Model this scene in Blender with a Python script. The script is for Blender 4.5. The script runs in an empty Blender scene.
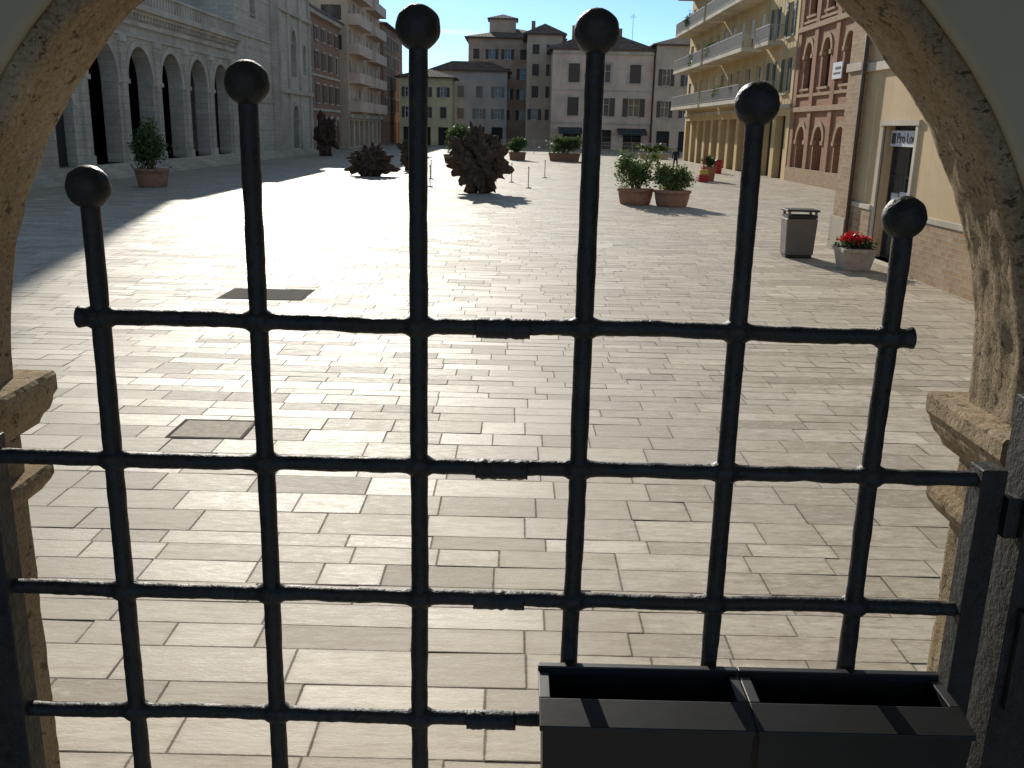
import bpy, math, random
from mathutils import Vector, Matrix, noise
random.seed(7)
scene = bpy.context.scene
col = scene.collection
R = math.radians
scene.view_settings.view_transform = 'Standard'
scene.view_settings.look = 'None'
scene.view_settings.exposure = 0

# ------------------------------------------------------------------ materials
class NT:
    def __init__(s, name):
        s.m = bpy.data.materials.new(name); s.m.use_nodes = True
        s.t = s.m.node_tree; s.n = s.t.nodes; s.b = s.n['Principled BSDF']
    def link(s, a, b): s.t.links.new(a, b)
    def val(s, sock, v):
        if isinstance(v, (int, float, tuple, list)): sock.default_value = v
        else: s.link(v, sock)
    def math(s, op, a, b=0.0, c=None):
        nd = s.n.new('ShaderNodeMath'); nd.operation = op
        s.val(nd.inputs[0], a); s.val(nd.inputs[1], b)
        if c is not None: s.val(nd.inputs[2], c)
        return nd.outputs[0]
    def mix(s, f, a, b, mode='MIX'):
        nd = s.n.new('ShaderNodeMix'); nd.data_type = 'RGBA'; nd.blend_type = mode
        s.val(nd.inputs[0], f)
        s.val(nd.inputs[6], a if not isinstance(a, tuple) else (*a[:3], 1))
        s.val(nd.inputs[7], b if not isinstance(b, tuple) else (*b[:3], 1))
        return nd.outputs[2]
    def noise(s, scale, detail=4, rough=.6, vec=None, sc=(1, 1, 1)):
        tc = s.n.new('ShaderNodeTexCoord'); mp = s.n.new('ShaderNodeMapping')
        s.link(tc.outputs['Object'] if vec is None else vec, mp.inputs[0]); mp.inputs['Scale'].default_value = sc
        nd = s.n.new('ShaderNodeTexNoise'); s.link(mp.outputs[0], nd.inputs['Vector'])
        nd.inputs['Scale'].default_value = scale; nd.inputs['Detail'].default_value = detail
        nd.inputs['Roughness'].default_value = rough
        return nd.outputs['Fac']
    def ramp(s, f, p0, p1, lo=0., hi=1.):
        nd = s.n.new('ShaderNodeMapRange'); s.val(nd.inputs[0], f)
        nd.inputs[1].default_value = p0; nd.inputs[2].default_value = p1
        nd.inputs[3].default_value = lo; nd.inputs[4].default_value = hi
        return nd.outputs[0]
    def bump(s, h, strength, dist):
        nd = s.n.new('ShaderNodeBump'); nd.inputs['Strength'].default_value = strength
        nd.inputs['Distance'].default_value = dist
        s.link(h, nd.inputs['Height']); s.link(nd.outputs[0], s.b.inputs['Normal'])
    def done(s, color, rough=.7, metal=0., spec=.5):
        s.val(s.b.inputs['Base Color'], color if not isinstance(color, tuple) else (*color[:3], 1))
        s.val(s.b.inputs['Roughness'], rough); s.b.inputs['Metallic'].default_value = metal
        s.b.inputs['Specular IOR Level'].default_value = spec
        return s.m

def plaster(name, c, var=.18, rough=.9, bump=.004, streak=.15):
    t = NT(name)
    n1 = t.noise(.45, 4); n2 = t.noise(6, 4); n3 = t.noise(1.2, 3, .6, None, (1, 1, .12))
    d = tuple(x*(1-var) for x in c); l = tuple(min(1, x*(1+var*.6)) for x in c)
    k = t.mix(t.ramp(n1, .35, .65), d, l)
    k = t.mix(t.ramp(n2, .4, .75, 0, .35), k, tuple(x*.75 for x in c))
    k = t.mix(t.ramp(n3, .5, .75, 0, streak*2), k, tuple(x*.5 for x in c))
    t.bump(n2, .5, bump)
    return t.done(k, rough, 0, .3)

def brickmat(name, c1, c2, mortar, bw=.28, bh=.075, m=.012, dirt=.3):
    t = NT(name)
    uv = t.n.new('ShaderNodeUVMap')
    b = t.n.new('ShaderNodeTexBrick'); t.link(uv.outputs[0], b.inputs['Vector'])
    b.inputs['Color1'].default_value = (*c1, 1); b.inputs['Color2'].default_value = (*c2, 1)
    b.inputs['Mortar'].default_value = (*mortar, 1); b.inputs['Scale'].default_value = 1
    b.inputs['Brick Width'].default_value = bw; b.inputs['Row Height'].default_value = bh
    b.inputs['Mortar Size'].default_value = m; b.inputs['Mortar Smooth'].default_value = .3
    n1 = t.noise(.5, 5); n2 = t.noise(9, 3)
    k = t.mix(t.ramp(n1, .4, .7, 0, dirt), b.outputs['Color'], tuple(x*.45 for x in c1))
    k = t.mix(t.ramp(n2, .45, .8, 0, .4), k, tuple(min(1, x*1.4) for x in c2))
    t.bump(b.outputs['Fac'], .5, -.01)
    return t.done(k, .9, 0, .2)

def tufa():
    t = NT('travertine_tufa')
    a = t.noise(3.5, 6, .65); b = t.noise(30, 7, .75, None, (1, 1, 1.6)); c = t.noise(120, 4, .75); e = t.noise(1.2, 3)
    k = t.mix(t.ramp(a, .38, .62), (.33, .23, .13), (.55, .43, .275))
    k = t.mix(t.ramp(c, .42, .62, 0, .55), k, (.60, .49, .335))
    k = t.mix(t.ramp(e, .45, .62, 0, .4), k, (.30, .195, .105))
    k = t.mix(t.ramp(b, .5, .64, 0, .5), k, (.30, .20, .11))
    k = t.mix(t.ramp(c, .44, .34, 0, .6), k, (.17, .115, .065))
    pit = t.ramp(b, .36, .42, 1, 0)
    k = t.mix(t.math('MULTIPLY', pit, .7), k, (.12, .08, .05))
    h = t.math('ADD', t.math('MULTIPLY', b, 1.0), t.math('MULTIPLY', c, .7))
    h = t.math('SUBTRACT', h, t.math('MULTIPLY', pit, .45))
    t.bump(h, 1.0, .011)
    return t.done(k, .95, 0, .15)

def simple(name, c, rough=.6, metal=0, var=.2, sc=8, bump=0., spec=.5):
    t = NT(name); n = t.noise(sc, 4)
    k = t.mix(t.ramp(n, .3, .7), tuple(x*(1-var) for x in c), tuple(min(1, x*(1+var)) for x in c))
    if bump: t.bump(n, .6, bump)
    return t.done(k, rough, metal, spec)

def iron():
    t = NT('wrought_iron_paint')
    a = t.noise(42, 4); b = t.noise(170, 3); c = t.noise(9, 4)
    k = t.mix(t.ramp(a, .35, .7), (.014, .0135, .013), (.034, .032, .030))
    k = t.mix(t.ramp(c, .56, .70, 0, .5), k, (.06, .048, .036))
    t.bump(t.math('ADD', a, t.math('MULTIPLY', b, .4)), .9, .0042)
    return t.done(k, t.ramp(a, .3, .7, .45, .7), 0, .4)

def paving():
    t = NT('stone_paving')
    def attr(nm):
        nd = t.n.new('ShaderNodeAttribute'); nd.attribute_name = nm; return nd.outputs['Fac']
    tint = attr('tint'); rg = attr('rg'); sw = attr('sw'); sh = attr('sh')
    uv = t.n.new('ShaderNodeUVMap'); sp = t.n.new('ShaderNodeSeparateXYZ'); t.link(uv.outputs[0], sp.inputs[0])
    u, v = sp.outputs[0], sp.outputs[1]
    d = t.math('MINIMUM', t.math('MINIMUM', u, t.math('SUBTRACT', sw, u)), t.math('MINIMUM', v, t.math('SUBTRACT', sh, v)))
    big2 = t.noise(1.1, 6, .7)
    fine = t.noise(11, 7, .84, None, (.55, 1.6, 1))
    wob = t.math('MULTIPLY', t.math('SUBTRACT', fine, .5), .02)
    d = t.math('ADD', d, wob)
    joint = t.ramp(d, .002, .009, 1, 0)
    worn = t.ramp(d, .004, .05, 1, 0)
    k = t.mix(t.ramp(tint, 0, .45), (.315, .265, .19), (.475, .41, .305))
    k = t.mix(t.ramp(tint, .45, 1), k, (.66, .585, .45))
    k = t.mix(t.ramp(rg, .65, 1, 0, .45), k, (.44, .40, .33))
    vein = t.noise(3.4, 6, .75, None, (.6, 3.6, 1)); big = t.noise(.16, 4, .6)
    k = t.mix(t.ramp(vein, .48, .60, 0, .5), k, (.31, .24, .155))
    k = t.mix(t.ramp(fine, .52, .60, 0, .5), k, (.74, .67, .53))
    k = t.mix(t.ramp(fine, .37, .47, .6, 0), k, (.21, .16, .105))
    k = t.mix(t.ramp(big, .42, .62, 0, .25), k, (.31, .265, .20))
    k = t.mix(t.ramp(big2, .50, .64, 0, .38), k, (.29, .235, .165))
    k = t.mix(t.math('MULTIPLY', worn, .25), k, (.25, .20, .14))
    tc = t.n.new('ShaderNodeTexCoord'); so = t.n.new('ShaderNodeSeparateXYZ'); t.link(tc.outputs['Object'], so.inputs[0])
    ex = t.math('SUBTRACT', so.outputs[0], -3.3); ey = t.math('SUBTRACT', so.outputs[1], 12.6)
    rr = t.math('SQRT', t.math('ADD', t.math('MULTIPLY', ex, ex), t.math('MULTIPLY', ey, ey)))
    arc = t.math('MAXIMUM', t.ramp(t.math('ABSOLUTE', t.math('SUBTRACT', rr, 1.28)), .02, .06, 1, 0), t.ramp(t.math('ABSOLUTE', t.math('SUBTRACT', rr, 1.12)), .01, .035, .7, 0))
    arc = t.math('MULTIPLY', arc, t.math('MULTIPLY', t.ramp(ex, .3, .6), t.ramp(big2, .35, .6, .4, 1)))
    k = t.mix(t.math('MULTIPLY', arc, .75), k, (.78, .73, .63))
    k = t.mix(t.math('MULTIPLY', joint, .72), k, (.09, .07, .05))
    h = t.math('SUBTRACT', t.math('MULTIPLY', fine, .9), joint)
    t.bump(h, .75, .006)
    r = t.math('ADD', t.math('MULTIPLY', rg, .16), t.ramp(fine, .35, .65, .46, .66))
    r = t.math('ADD', r, t.math('MULTIPLY', joint, .2))
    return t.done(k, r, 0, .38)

def leafmat(name, c1, c2):
    t = NT(name); nd = t.n.new('ShaderNodeAttribute'); nd.attribute_name = 'tint'
    k = t.mix(nd.outputs['Fac'], c1, c2)
    m = t.done(k, .5, 0, .4)
    tr = t.n.new('ShaderNodeBsdfTranslucent'); t.link(k, tr.inputs[0])
    mx = t.n.new('ShaderNodeMixShader'); mx.inputs[0].default_value = .4
    t.link(t.b.outputs[0], mx.inputs[1]); t.link(tr.outputs[0], mx.inputs[2])
    t.link(mx.outputs[0], t.n['Material Output'].inputs[0])
    return m

def tiles(name):
    t = NT(name)
    uv = t.n.new('ShaderNodeUVMap'); w = t.n.new('ShaderNodeTexWave'); t.link(uv.outputs[0], w.inputs[0])
    w.inputs['Scale'].default_value = 1.3; w.inputs['Distortion'].default_value = .5
    n = t.noise(1.6, 5); n2 = t.noise(7, 3)
    k = t.mix(t.ramp(n, .35, .65), (.15, .085, .055), (.32, .21, .145))
    k = t.mix(t.ramp(n2, .5, .8, 0, .5), k, (.34, .28, .22))
    k = t.mix(t.ramp(w.outputs['Fac'], 0, .4, .5, 0), k, (.05, .035, .03))
    t.bump(w.outputs['Fac'], .8, .08)
    return t.done(k, .9, 0, .2)

def glass():
    t = NT('window_glass'); n = t.noise(.35, 2)
    k = t.mix(t.ramp(n, .4, .6), (.015, .018, .022), (.06, .065, .07))
    return t.done(k, .12, 0, .5)

M = dict(
    iron=iron(), tufa=tufa(), pave=paving(), glass=glass(), tile=tiles('roof_tiles'),
    cream=plaster('cream_plaster', (.47, .40, .28), .14, .85, .003, .1),
    stoneL=brickmat('pale_stone_blocks', (.50, .43, .33), (.61, .54, .43), (.30, .26, .20), .9, .38, .014, .5),
    stoneT=brickmat('tower_stone_blocks', (.56, .49, .385), (.66, .59, .475), (.37, .33, .26), .8, .32, .012, .4),
    trim=plaster('pale_stone_trim', (.60, .53, .415), .25),
    brick=brickmat('red_brick', (.32, .13, .07), (.44, .21, .115), (.37, .29, .21)),
    brickD=brickmat('brown_brick', (.32, .165, .105), (.42, .235, .15), (.33, .26, .19)),
    brickP=brickmat('plinth_brick', (.36, .22, .12), (.48, .33, .20), (.40, .34, .25), .3, .11, .014, .2),
    ochre=plaster('ochre_plaster', (.68, .50, .25), .14),
    beige=plaster('beige_plaster', (.64, .47, .27), .12),
    pink=plaster('pink_plaster', (.74, .55, .42), .15),
    sand=plaster('sand_plaster', (.66, .50, .35), .15),
    brown=plaster('brown_plaster', (.60, .41, .28), .18),
    grey=plaster('grey_plaster', (.54, .50, .45), .15),
    yellow=plaster('yellow_plaster', (.72, .60, .34), .15),
    white=plaster('white_paint', (.72, .70, .66), .08),
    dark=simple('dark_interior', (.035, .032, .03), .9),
    shade=plaster('portico_wall_shaded', (.28, .245, .20), .25),  # portico stone in shade, the dimness put into a darker colour
    shut=simple('shutter_paint', (.095, .065, .045), .6),
    shutg=simple('green_shutter_paint', (.05, .075, .055), .6),
    shutgr=simple('grey_shutter_paint', (.22, .2, .18), .6),
    metal=simple('painted_railing', (.40, .38, .35), .5),
    dmetal=simple('dark_metal', (.05, .05, .05), .45, .3),
    binm=simple('bin_metal', (.16, .135, .11), .5, .2, .12, 4, .001),
    bind=simple('bin_lid', (.04, .038, .036), .45, .3),
    terra=simple('terracotta', (.32, .165, .10), .85, 0, .25, 6, .003),
    conc=simple('cast_stone_pot', (.48, .39, .29), .85, 0, .2, 9, .004),
    soil=simple('soil', (.05, .035, .025), 1, 0, .4, 30, .01),
    wood=simple('gnarled_wood', (.085, .055, .037), .95, 0, .55, 5, .06, .2),
    bark=simple('bark', (.09, .065, .045), .9, 0, .4, 20, .01),
    box=simple('planter_box_metal', (.011, .011, .0115), .5, .0, .3, 14, .001, .4),
    red=simple('red_paint', (.45, .03, .03), .5),
    yel=simple('yellow_paint', (.6, .42, .05), .5),
    poster=simple('poster_paper', (.65, .66, .68), .6),
    awn=simple('awning_cloth', (.05, .06, .055), .8),
    grate=simple('grate_iron', (.15, .125, .10), .95, 0, .2, 8, 0, .1),
    leaf=leafmat('shrub_leaves', (.03, .06, .018), (.13, .19, .055)),
    leafL=leafmat('light_leaves', (.06, .10, .025), (.20, .25, .08)),
    petal=leafmat('red_petals', (.45, .01, .02), (.8, .03, .05)),
)

# ------------------------------------------------------------------ mesh builder
class MB:
    def __init__(s): s.v = []; s.f = []; s.m = []; s.sm = []; s.mats = []
    def mi(s, m):
        if m not in s.mats: s.mats.append(m)
        return s.mats.index(m)
    def face(s, pts, mat, sm=False):
        i = len(s.v); s.v += [tuple(p) for p in pts]; s.f.append(tuple(range(i, i+len(pts)))); s.m.append(s.mi(mat)); s.sm.append(sm)
    def box(s, x0, x1, y0, y1, z0, z1, mat):
        s.hexa([(x0,y0,z0),(x1,y0,z0),(x1,y1,z0),(x0,y1,z0),(x0,y0,z1),(x1,y0,z1),(x1,y1,z1),(x0,y1,z1)], mat)
    def hexa(s, p, mat):
        i = len(s.v); s.v += [tuple(q) for q in p]; k = s.mi(mat)
        for f in ((3,2,1,0),(4,5,6,7),(0,1,5,4),(1,2,6,5),(2,3,7,6),(3,0,4,7)):
            s.f.append(tuple(i+a for a in f)); s.m.append(k); s.sm.append(False)
    def tube(s, pts, rad, mat, seg=12, cap=True, rough=0.):
        pts = [Vector(p) for p in pts]; n = len(pts); i0 = len(s.v); k = s.mi(mat)
        ref = None
        for j, p in enumerate(pts):
            t = (pts[min(j+1, n-1)]-pts[max(j-1, 0)]).normalized()
            if ref is None: ref = t.orthogonal().normalized()
            ref = (ref - t*ref.dot(t)).normalized(); bi = t.cross(ref)
            r = rad[j] if isinstance(rad, (list, tuple)) else rad
            for q in range(seg):
                a = 2*math.pi*q/seg; rr = r
                d = ref*math.cos(a)+bi*math.sin(a)
                if rough: rr = r*(1+rough*noise.noise((p+d*r)*(1.2/max(r, .01))*.5))
                s.v.append(tuple(p+d*rr))
        for j in range(n-1):
            for q in range(seg):
                a = i0+j*seg+q; b = i0+j*seg+(q+1) % seg
                s.f.append((a, b, b+seg, a+seg)); s.m.append(k); s.sm.append(True)
        if cap:
            s.f.append(tuple(i0+q for q in reversed(range(seg)))); s.m.append(k); s.sm.append(False)
            s.f.append(tuple(i0+(n-1)*seg+q for q in range(seg))); s.m.append(k); s.sm.append(False)
    def lathe(s, c, prof, mat, seg=24):
        s.tube([(c[0], c[1], c[2]+z) for r, z in prof], [max(r, .0005) for r, z in prof], mat, seg)
    def sphere(s, c, r, mat, seg=24, rings=16, sc=(1,1,1), amp=0., fr=1.):
        i0 = len(s.v); k = s.mi(mat); c = Vector(c)
        for a in range(rings+1):
            th = math.pi*a/rings
            for b in range(seg):
                ph = 2*math.pi*b/seg
                d = Vector((math.sin(th)*math.cos(ph), math.sin(th)*math.sin(ph), math.cos(th)))
                q = 1+amp*noise.fractal(d*fr+c*.37, .9, 2.1, 4) if amp else 1
                s.v.append((c.x+d.x*r*sc[0]*q, c.y+d.y*r*sc[1]*q, c.z+d.z*r*sc[2]*q))
        for a in range(rings):
            for b in range(seg):
                p = i0+a*seg+b; q = i0+a*seg+(b+1) % seg
                s.f.append((p, p+seg, q+seg, q)); s.m.append(k); s.sm.append(True)
    def obj(s, name, parent=None, bevel=0.):
        me = bpy.data.meshes.new(name); me.from_pydata(s.v, [], s.f); me.update()
        for m in s.mats: me.materials.append(m)
        me.polygons.foreach_set('material_index', s.m); me.polygons.foreach_set('use_smooth', s.sm)
        uv = me.uv_layers.new(name='UVMap'); buf = [0.]*(2*len(me.loops))
        for p in me.polygons:
            n = p.normal
            for li in p.loop_indices:
                c = me.vertices[me.loops[li].vertex_index].co
                if abs(n.z) > .9: a, b = c.x, c.y
                elif abs(n.x) > abs(n.y): a, b = c.y, c.z
                else: a, b = c.x, c.z
                buf[2*li] = a; buf[2*li+1] = b
        uv.data.foreach_set('uv', buf)
        o = bpy.data.objects.new(name, me); col.objects.link(o)
        if bevel:
            b = o.modifiers.new('bevel', 'BEVEL'); b.width = bevel; b.segments = 2; b.limit_method = 'ANGLE'
        if parent:
            o.parent = parent; o.matrix_parent_inverse = Matrix.Translation(-Vector(parent.location))
        return o

def empty(name, loc=(0,0,0)):
    e = bpy.data.objects.new(name, None); e.location = loc; e.empty_display_size = .3; col.objects.link(e); return e

def leaves(name, parent, clumps, n, size, mat, spread=.35, seed=1):
    rnd = random.Random(seed); v = []; f = []; tint = []
    tot = sum(r[0]*r[1]*r[2] for c, r in clumps)
    for c, r in clumps:
        sub = []
        for k in range(9):
            d = Vector([rnd.gauss(0, 1) for _ in range(3)]).normalized()*rnd.uniform(.35, .95)
            sub.append((Vector((c[0]+d.x*r[0], c[1]+d.y*r[1], c[2]+d.z*r[2])), rnd.random()))
        for _ in range(int(n*r[0]*r[1]*r[2]/tot)):
            sc, tt = rnd.choice(sub)
            p = sc+Vector([rnd.gauss(0, spread*r[i]) for i in range(3)])
            a = Vector([rnd.gauss(0, 1) for _ in range(3)]).normalized(); b = a.orthogonal().normalized()
            b = Matrix.Rotation(rnd.uniform(0, 6.28), 3, a) @ b; q = a.cross(b)
            s = size*rnd.uniform(.6, 1.4); i = len(v)
            v += [p-b*s, p+q*s*.45, p+b*s, p-q*s*.45]; f.append((i, i+1, i+2, i+3))
            tint.append(min(1, max(0, tt*.6+rnd.random()*.4)))
    me = bpy.data.meshes.new(name); me.from_pydata([tuple(x) for x in v], [], f); me.materials.append(mat)
    at = me.attributes.new('tint', 'FLOAT', 'FACE'); at.data.foreach_set('value', tint)
    o = bpy.data.objects.new(name, me); col.objects.link(o)
    if parent:
        o.parent = parent; o.matrix_parent_inverse = Matrix.Translation(-Vector(parent.location))
    return o

# ------------------------------------------------------------------ facades
class Fac:
    def __init__(s, mb, O, U, N): s.mb = mb; s.O = Vector(O); s.U = Vector(U); s.N = Vector(N)
    def P(s, u, z, d=0.): 
        q = s.O+s.U*u-s.N*d; return (q.x, q.y, q.z+z)
    def box(s, u0, u1, z0, z1, d0, d1, mat):
        s.mb.hexa([s.P(u0,z0,d0), s.P(u1,z0,d0), s.P(u1,z0,d1), s.P(u0,z0,d1), s.P(u0,z1,d0), s.P(u1,z1,d0), s.P(u1,z1,d1), s.P(u0,z1,d1)], mat)
    def wall(s, L, H, ops, mat, bands=None):
        us = sorted(set([0, L]+[x for o in ops for x in (o['u0'], o['u1'])]))
        zs = sorted(set([0, H]+[x for o in ops for x in (o['z0'], o['z1'])]))
        for i in range(len(us)-1):
            for j in range(len(zs)-1):
                cu = (us[i]+us[i+1])/2; cz = (zs[j]+zs[j+1])/2
                if any(o['u0'] < cu < o['u1'] and o['z0'] < cz < o['z1'] for o in ops): continue
                s.mb.face([s.P(us[i], zs[j]), s.P(us[i+1], zs[j]), s.P(us[i+1], zs[j+1]), s.P(us[i], zs[j+1])], mat)
        for o in ops: s.opening(o, mat)
    def opening(s, o, wm):
        u0, u1, z0, z1 = o['u0'], o['u1'], o['z0'], o['z1']; d = o.get('d', .22)
        rm = o.get('rm', wm); r = (u1-u0)/2; c = (u0+u1)/2; arch = o.get('arch', False)
        zt = z1-r if arch else z1
        F = s.mb.face; P = s.P
        F([P(u0,z0), P(u0,zt), P(u0,zt,d), P(u0,z0,d)], rm); F([P(u1,z0), P(u1,z0,d), P(u1,zt,d), P(u1,zt)], rm)
        F([P(u0,z0), P(u0,z0,d), P(u1,z0,d), P(u1,z0)], rm)
        if arch:
            n = 16; pts = [(c-r*math.cos(math.pi*k/n), zt+r*math.sin(math.pi*k/n)) for k in range(n+1)]
            for k in range(n):
                a, b = pts[k], pts[k+1]; cor = (u0, z1) if k < n/2 else (u1, z1)
                F([P(*cor), P(*a), P(*b)], wm); F([P(*a), P(*b), P(*b, d), P(*a, d)], rm)
            if o.get('ring'):
                w = o['ring']; pr = .07
                for k in range(n):
                    a0, a1 = math.pi*k/n, math.pi*(k+1)/n
                    q = [(c-rr*math.cos(a), zt+rr*math.sin(a)) for a, rr in ((a0, r-.01), (a1, r-.01), (a1, r+w), (a0, r+w))]
                    s.mb.hexa([P(*x, .01) for x in q]+[P(*x, -pr) for x in q], o.get('tm', M['trim']))
                if o.get('imp'):
                    for (a, b) in ((u0-w, u0+.1), (u1-.1, u1+w)):
                        s.box(a, b, zt-.25, zt-.003, -.12, .12, o.get('tm', M['trim']))
        else: F([P(u0,z1), P(u1,z1), P(u1,z1,d), P(u0,z1,d)], rm)
        pd = o.get('pd', d); e = .4 if pd > d+.01 else 0
        ee = 6 if pd > d+.5 else 0
        F([P(u0-ee,z0-.0,pd), P(u1+ee,z0,pd), P(u1+ee,z1+e,pd), P(u0-ee,z1+e,pd)], o.get('pm', M['glass']))
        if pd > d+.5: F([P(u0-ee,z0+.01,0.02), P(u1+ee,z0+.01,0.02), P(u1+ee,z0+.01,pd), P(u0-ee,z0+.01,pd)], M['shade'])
        fm = o.get('fm')
        if fm:
            w = .07
            s.box(c-.04, c+.04, z0+w, z1-w, d-.05, d+.01, fm)
            s.box(u0, u0+w, z0, z1-.001, d-.06, d+.01, fm); s.box(u1-w, u1, z0, z1-.001, d-.06, d+.01, fm)
            s.box(u0+w, u1-w, z0+.001, z0+w, d-.055, d+.01, fm); s.box(u0+w, u1-w, z1-w-(r*.0), z1-.002, d-.055, d+.01, fm)
            s.box(u0+w, u1-w, z0+(z1-z0)*.62, z0+(z1-z0)*.62+.05, d-.045, d+.01, fm)
        if o.get('sur') and not arch:
            w = o['sur']; tm = o.get('tm', M['trim'])
            s.box(u0-w, u0, z0, z1, -.05, .01, tm); s.box(u1, u1+w, z0, z1, -.052, .01, tm)
            s.box(u0-w-.06, u1+w+.06, z1, z1+w*1.2, -.09, .01, tm)
        if o.get('sill'):
            s.box(u0-.18, u1+.18, z0-.14, z0-.002, -.14, .012, o.get('tm', M['trim']))
        sh = o.get('shut')
        if sh:
            w = r*.98; st = random.random()
            if st < .62:
                for a, b in ((u0-w-.02, u0-.02), (u1+.02, u1+w+.02)):
                    s.box(a, b, z0, z1, -.055, -.012, sh)
                    for k in range(1, 8):
                        zz = z0+(z1-z0)*k/8; s.box(a+.07, b-.07, zz-.03, zz+.03, -.075, -.05, sh)
            else:
                s.box(u0+.01, u1-.01, z0+.01, z1-.01, d*.4, d*.4+.05, sh)
                for k in range(1, 12):
                    zz = z0+(z1-z0)*k/12; s.box(u0+.08, u1-.08, zz-.03, zz+.03, d*.4-.025, d*.4+.01, sh)
        if o.get('blind') and random.random() < .6:
            q = random.uniform(.25, .9); s.box(u0+.03, u1-.03, z1-(z1-z0)*q, z1-.01, d*.55, d*.55+.03, random.choice([M['white'], M['shutgr'], M['sand']]))

def grid(L, n, rows, w, off=None, **kw):
    ops = []; p = L/n
    for k in range(n):
        c = p*(k+.5)
        for (z0, z1) in rows:
            ops.append(dict(u0=c-w/2, u1=c+w/2, z0=z0, z1=z1, **kw))
    return ops

def hip(mb, x0, x1, y0, y1, z, h, ov=.7, mat=None):
    mat = mat or M['tile']; x0 -= ov; x1 += ov; y0 -= ov; y1 += ov
    mb.box(x0, x1, y0, y1, z-.18, z, M['shut'])
    z += .004
    if (x1-x0) > (y1-y0):
        q = (y1-y0)/2; a = (x0+q, (y0+y1)/2, z+h); b = (x1-q, (y0+y1)/2, z+h)
        mb.face([(x0,y0,z),(x1,y0,z),b,a], mat); mb.face([(x1,y1,z),(x0,y1,z),a,b], mat)
        mb.face([(x0,y1,z),(x0,y0,z),a], mat); mb.face([(x1,y0,z),(x1,y1,z),b], mat)
    else:
        q = (x1-x0)/2; a = ((x0+x1)/2, y0+q, z+h); b = ((x0+x1)/2, y1-q, z+h)
        mb.face([(x0,y0,z),(x1,y0,z),a], mat); mb.face([(x1,y1,z),(x0,y1,z),b], mat)
        mb.face([(x0,y1,z),(x0,y0,z),a,b], mat); mb.face([(x1,y0,z),(x1,y1,z),b,a], mat)

def shell(name, x0, x1, y0, y1, H, wall, facs, roof=None, cornice=None, z0=0, sidewall=None):
    e = empty(name, ((x0+x1)/2, (y0+y1)/2, z0)); mb = MB(); sides = {}
    spec = {'S': ((x0,y0,z0),(1,0,0),(0,-1,0),x1-x0), 'N': ((x0,y1,z0),(1,0,0),(0,1,0),x1-x0),
            'E': ((x1,y0,z0),(0,1,0),(1,0,0),y1-y0), 'W': ((x0,y0,z0),(0,1,0),(-1,0,0),y1-y0)}
    for k, (O, U, N, L) in spec.items():
        f = Fac(mb, O, U, N); f.wall(L, H, facs.get(k, []), wall if (k in facs or not sidewall) else sidewall); sides[k] = f
        if cornice and k in facs:
            f.box(0, L, H-.45, H-.02, -cornice, .02, M['trim']); f.box(.0, L, H-.02, H+.12, -cornice-.12, .02, M['trim'])
    mb.face([(x0,y0,z0+H),(x1,y0,z0+H),(x1,y1,z0+H),(x0,y1,z0+H)], M['grey'])
    if roof: hip(mb, x0, x1, y0, y1, z0+H+.15, roof)
    return e, sides, mb

# --------------------------------------------------------------- GROUND
g = MB(); g.face([(-900,-400,-.02),(900,-400,-.02),(900,1500,-.02),(-900,1500,-.02)], simple('far_ground', (.38,.33,.26), .9, 0, .2, .3)); g.obj('ground')

def build_paving():
    rnd = random.Random(3); v = []; f = []; uv = []; tint = []; rg = []; sw = []; shh = []
    y = 1.76
    while y < 176:
        h = rnd.choice([.22, .27, .32, .36, .40])
        x = -26.5-rnd.uniform(0, 1)
        rowt = rnd.gauss(0, .09)
        while x < 26:
            w = rnd.uniform(.4, 1.05); i = len(v)
            dz = rnd.uniform(-.0008, .0008)
            tx = rnd.uniform(-.0022, .0022); ty = rnd.uniform(-.0015, .0015)
            v += [(x,y,dz-tx-ty),(x+w,y,dz+tx-ty),(x+w,y+h,dz+tx+ty),(x,y+h,dz-tx+ty)]; f.append((i,i+1,i+2,i+3))
            uv += [0,0,w,0,w,h,0,h]
            t = min(1, max(0, rnd.gauss(.47, .22)+rowt)); tint.append(t); rg.append(rnd.random()); sw.append(w); shh.append(h)
            x += w
        y += h
    me = bpy.data.meshes.new('piazza_pavement'); me.from_pydata(v, [], f); me.materials.append(M['pave'])
    l = me.uv_layers.new(name='UVMap'); l.data.foreach_set('uv', uv)
    for nm, d in (('tint', tint), ('rg', rg), ('sw', sw), ('sh', shh)):
        me.attributes.new(nm, 'FLOAT', 'FACE').data.foreach_set('value', d)
    o = bpy.data.objects.new('piazza_pavement', me); col.objects.link(o)
build_paving()

e = empty('drain_grate', (-4.45, 16.75, 0)); g = MB()
g.box(-5.2,-3.7,16.2,17.3,.003,.006,M['soil'])
for k in range(14): g.box(-5.15, -3.75, 16.24+k*.075, 16.24+k*.075+.056, .006, .010, M['grate'])
g.obj('grate', e)
e = empty('manhole_cover', (-3.0, 9.0, 0)); g = MB()
for a in ((-3.38,-2.62,8.70,8.73),(-3.38,-2.62,9.27,9.30),(-3.38,-3.35,8.73,9.27),(-2.65,-2.62,8.73,9.27)): g.box(*a,.002,.006,M['soil'])
g.box(-3.34,-2.66,8.74,9.26,.002,.005,simple('cover_stone',(.36,.30,.22),.8,0,.35,14,.004,.3))
g.obj('cover_frame', e)

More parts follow.
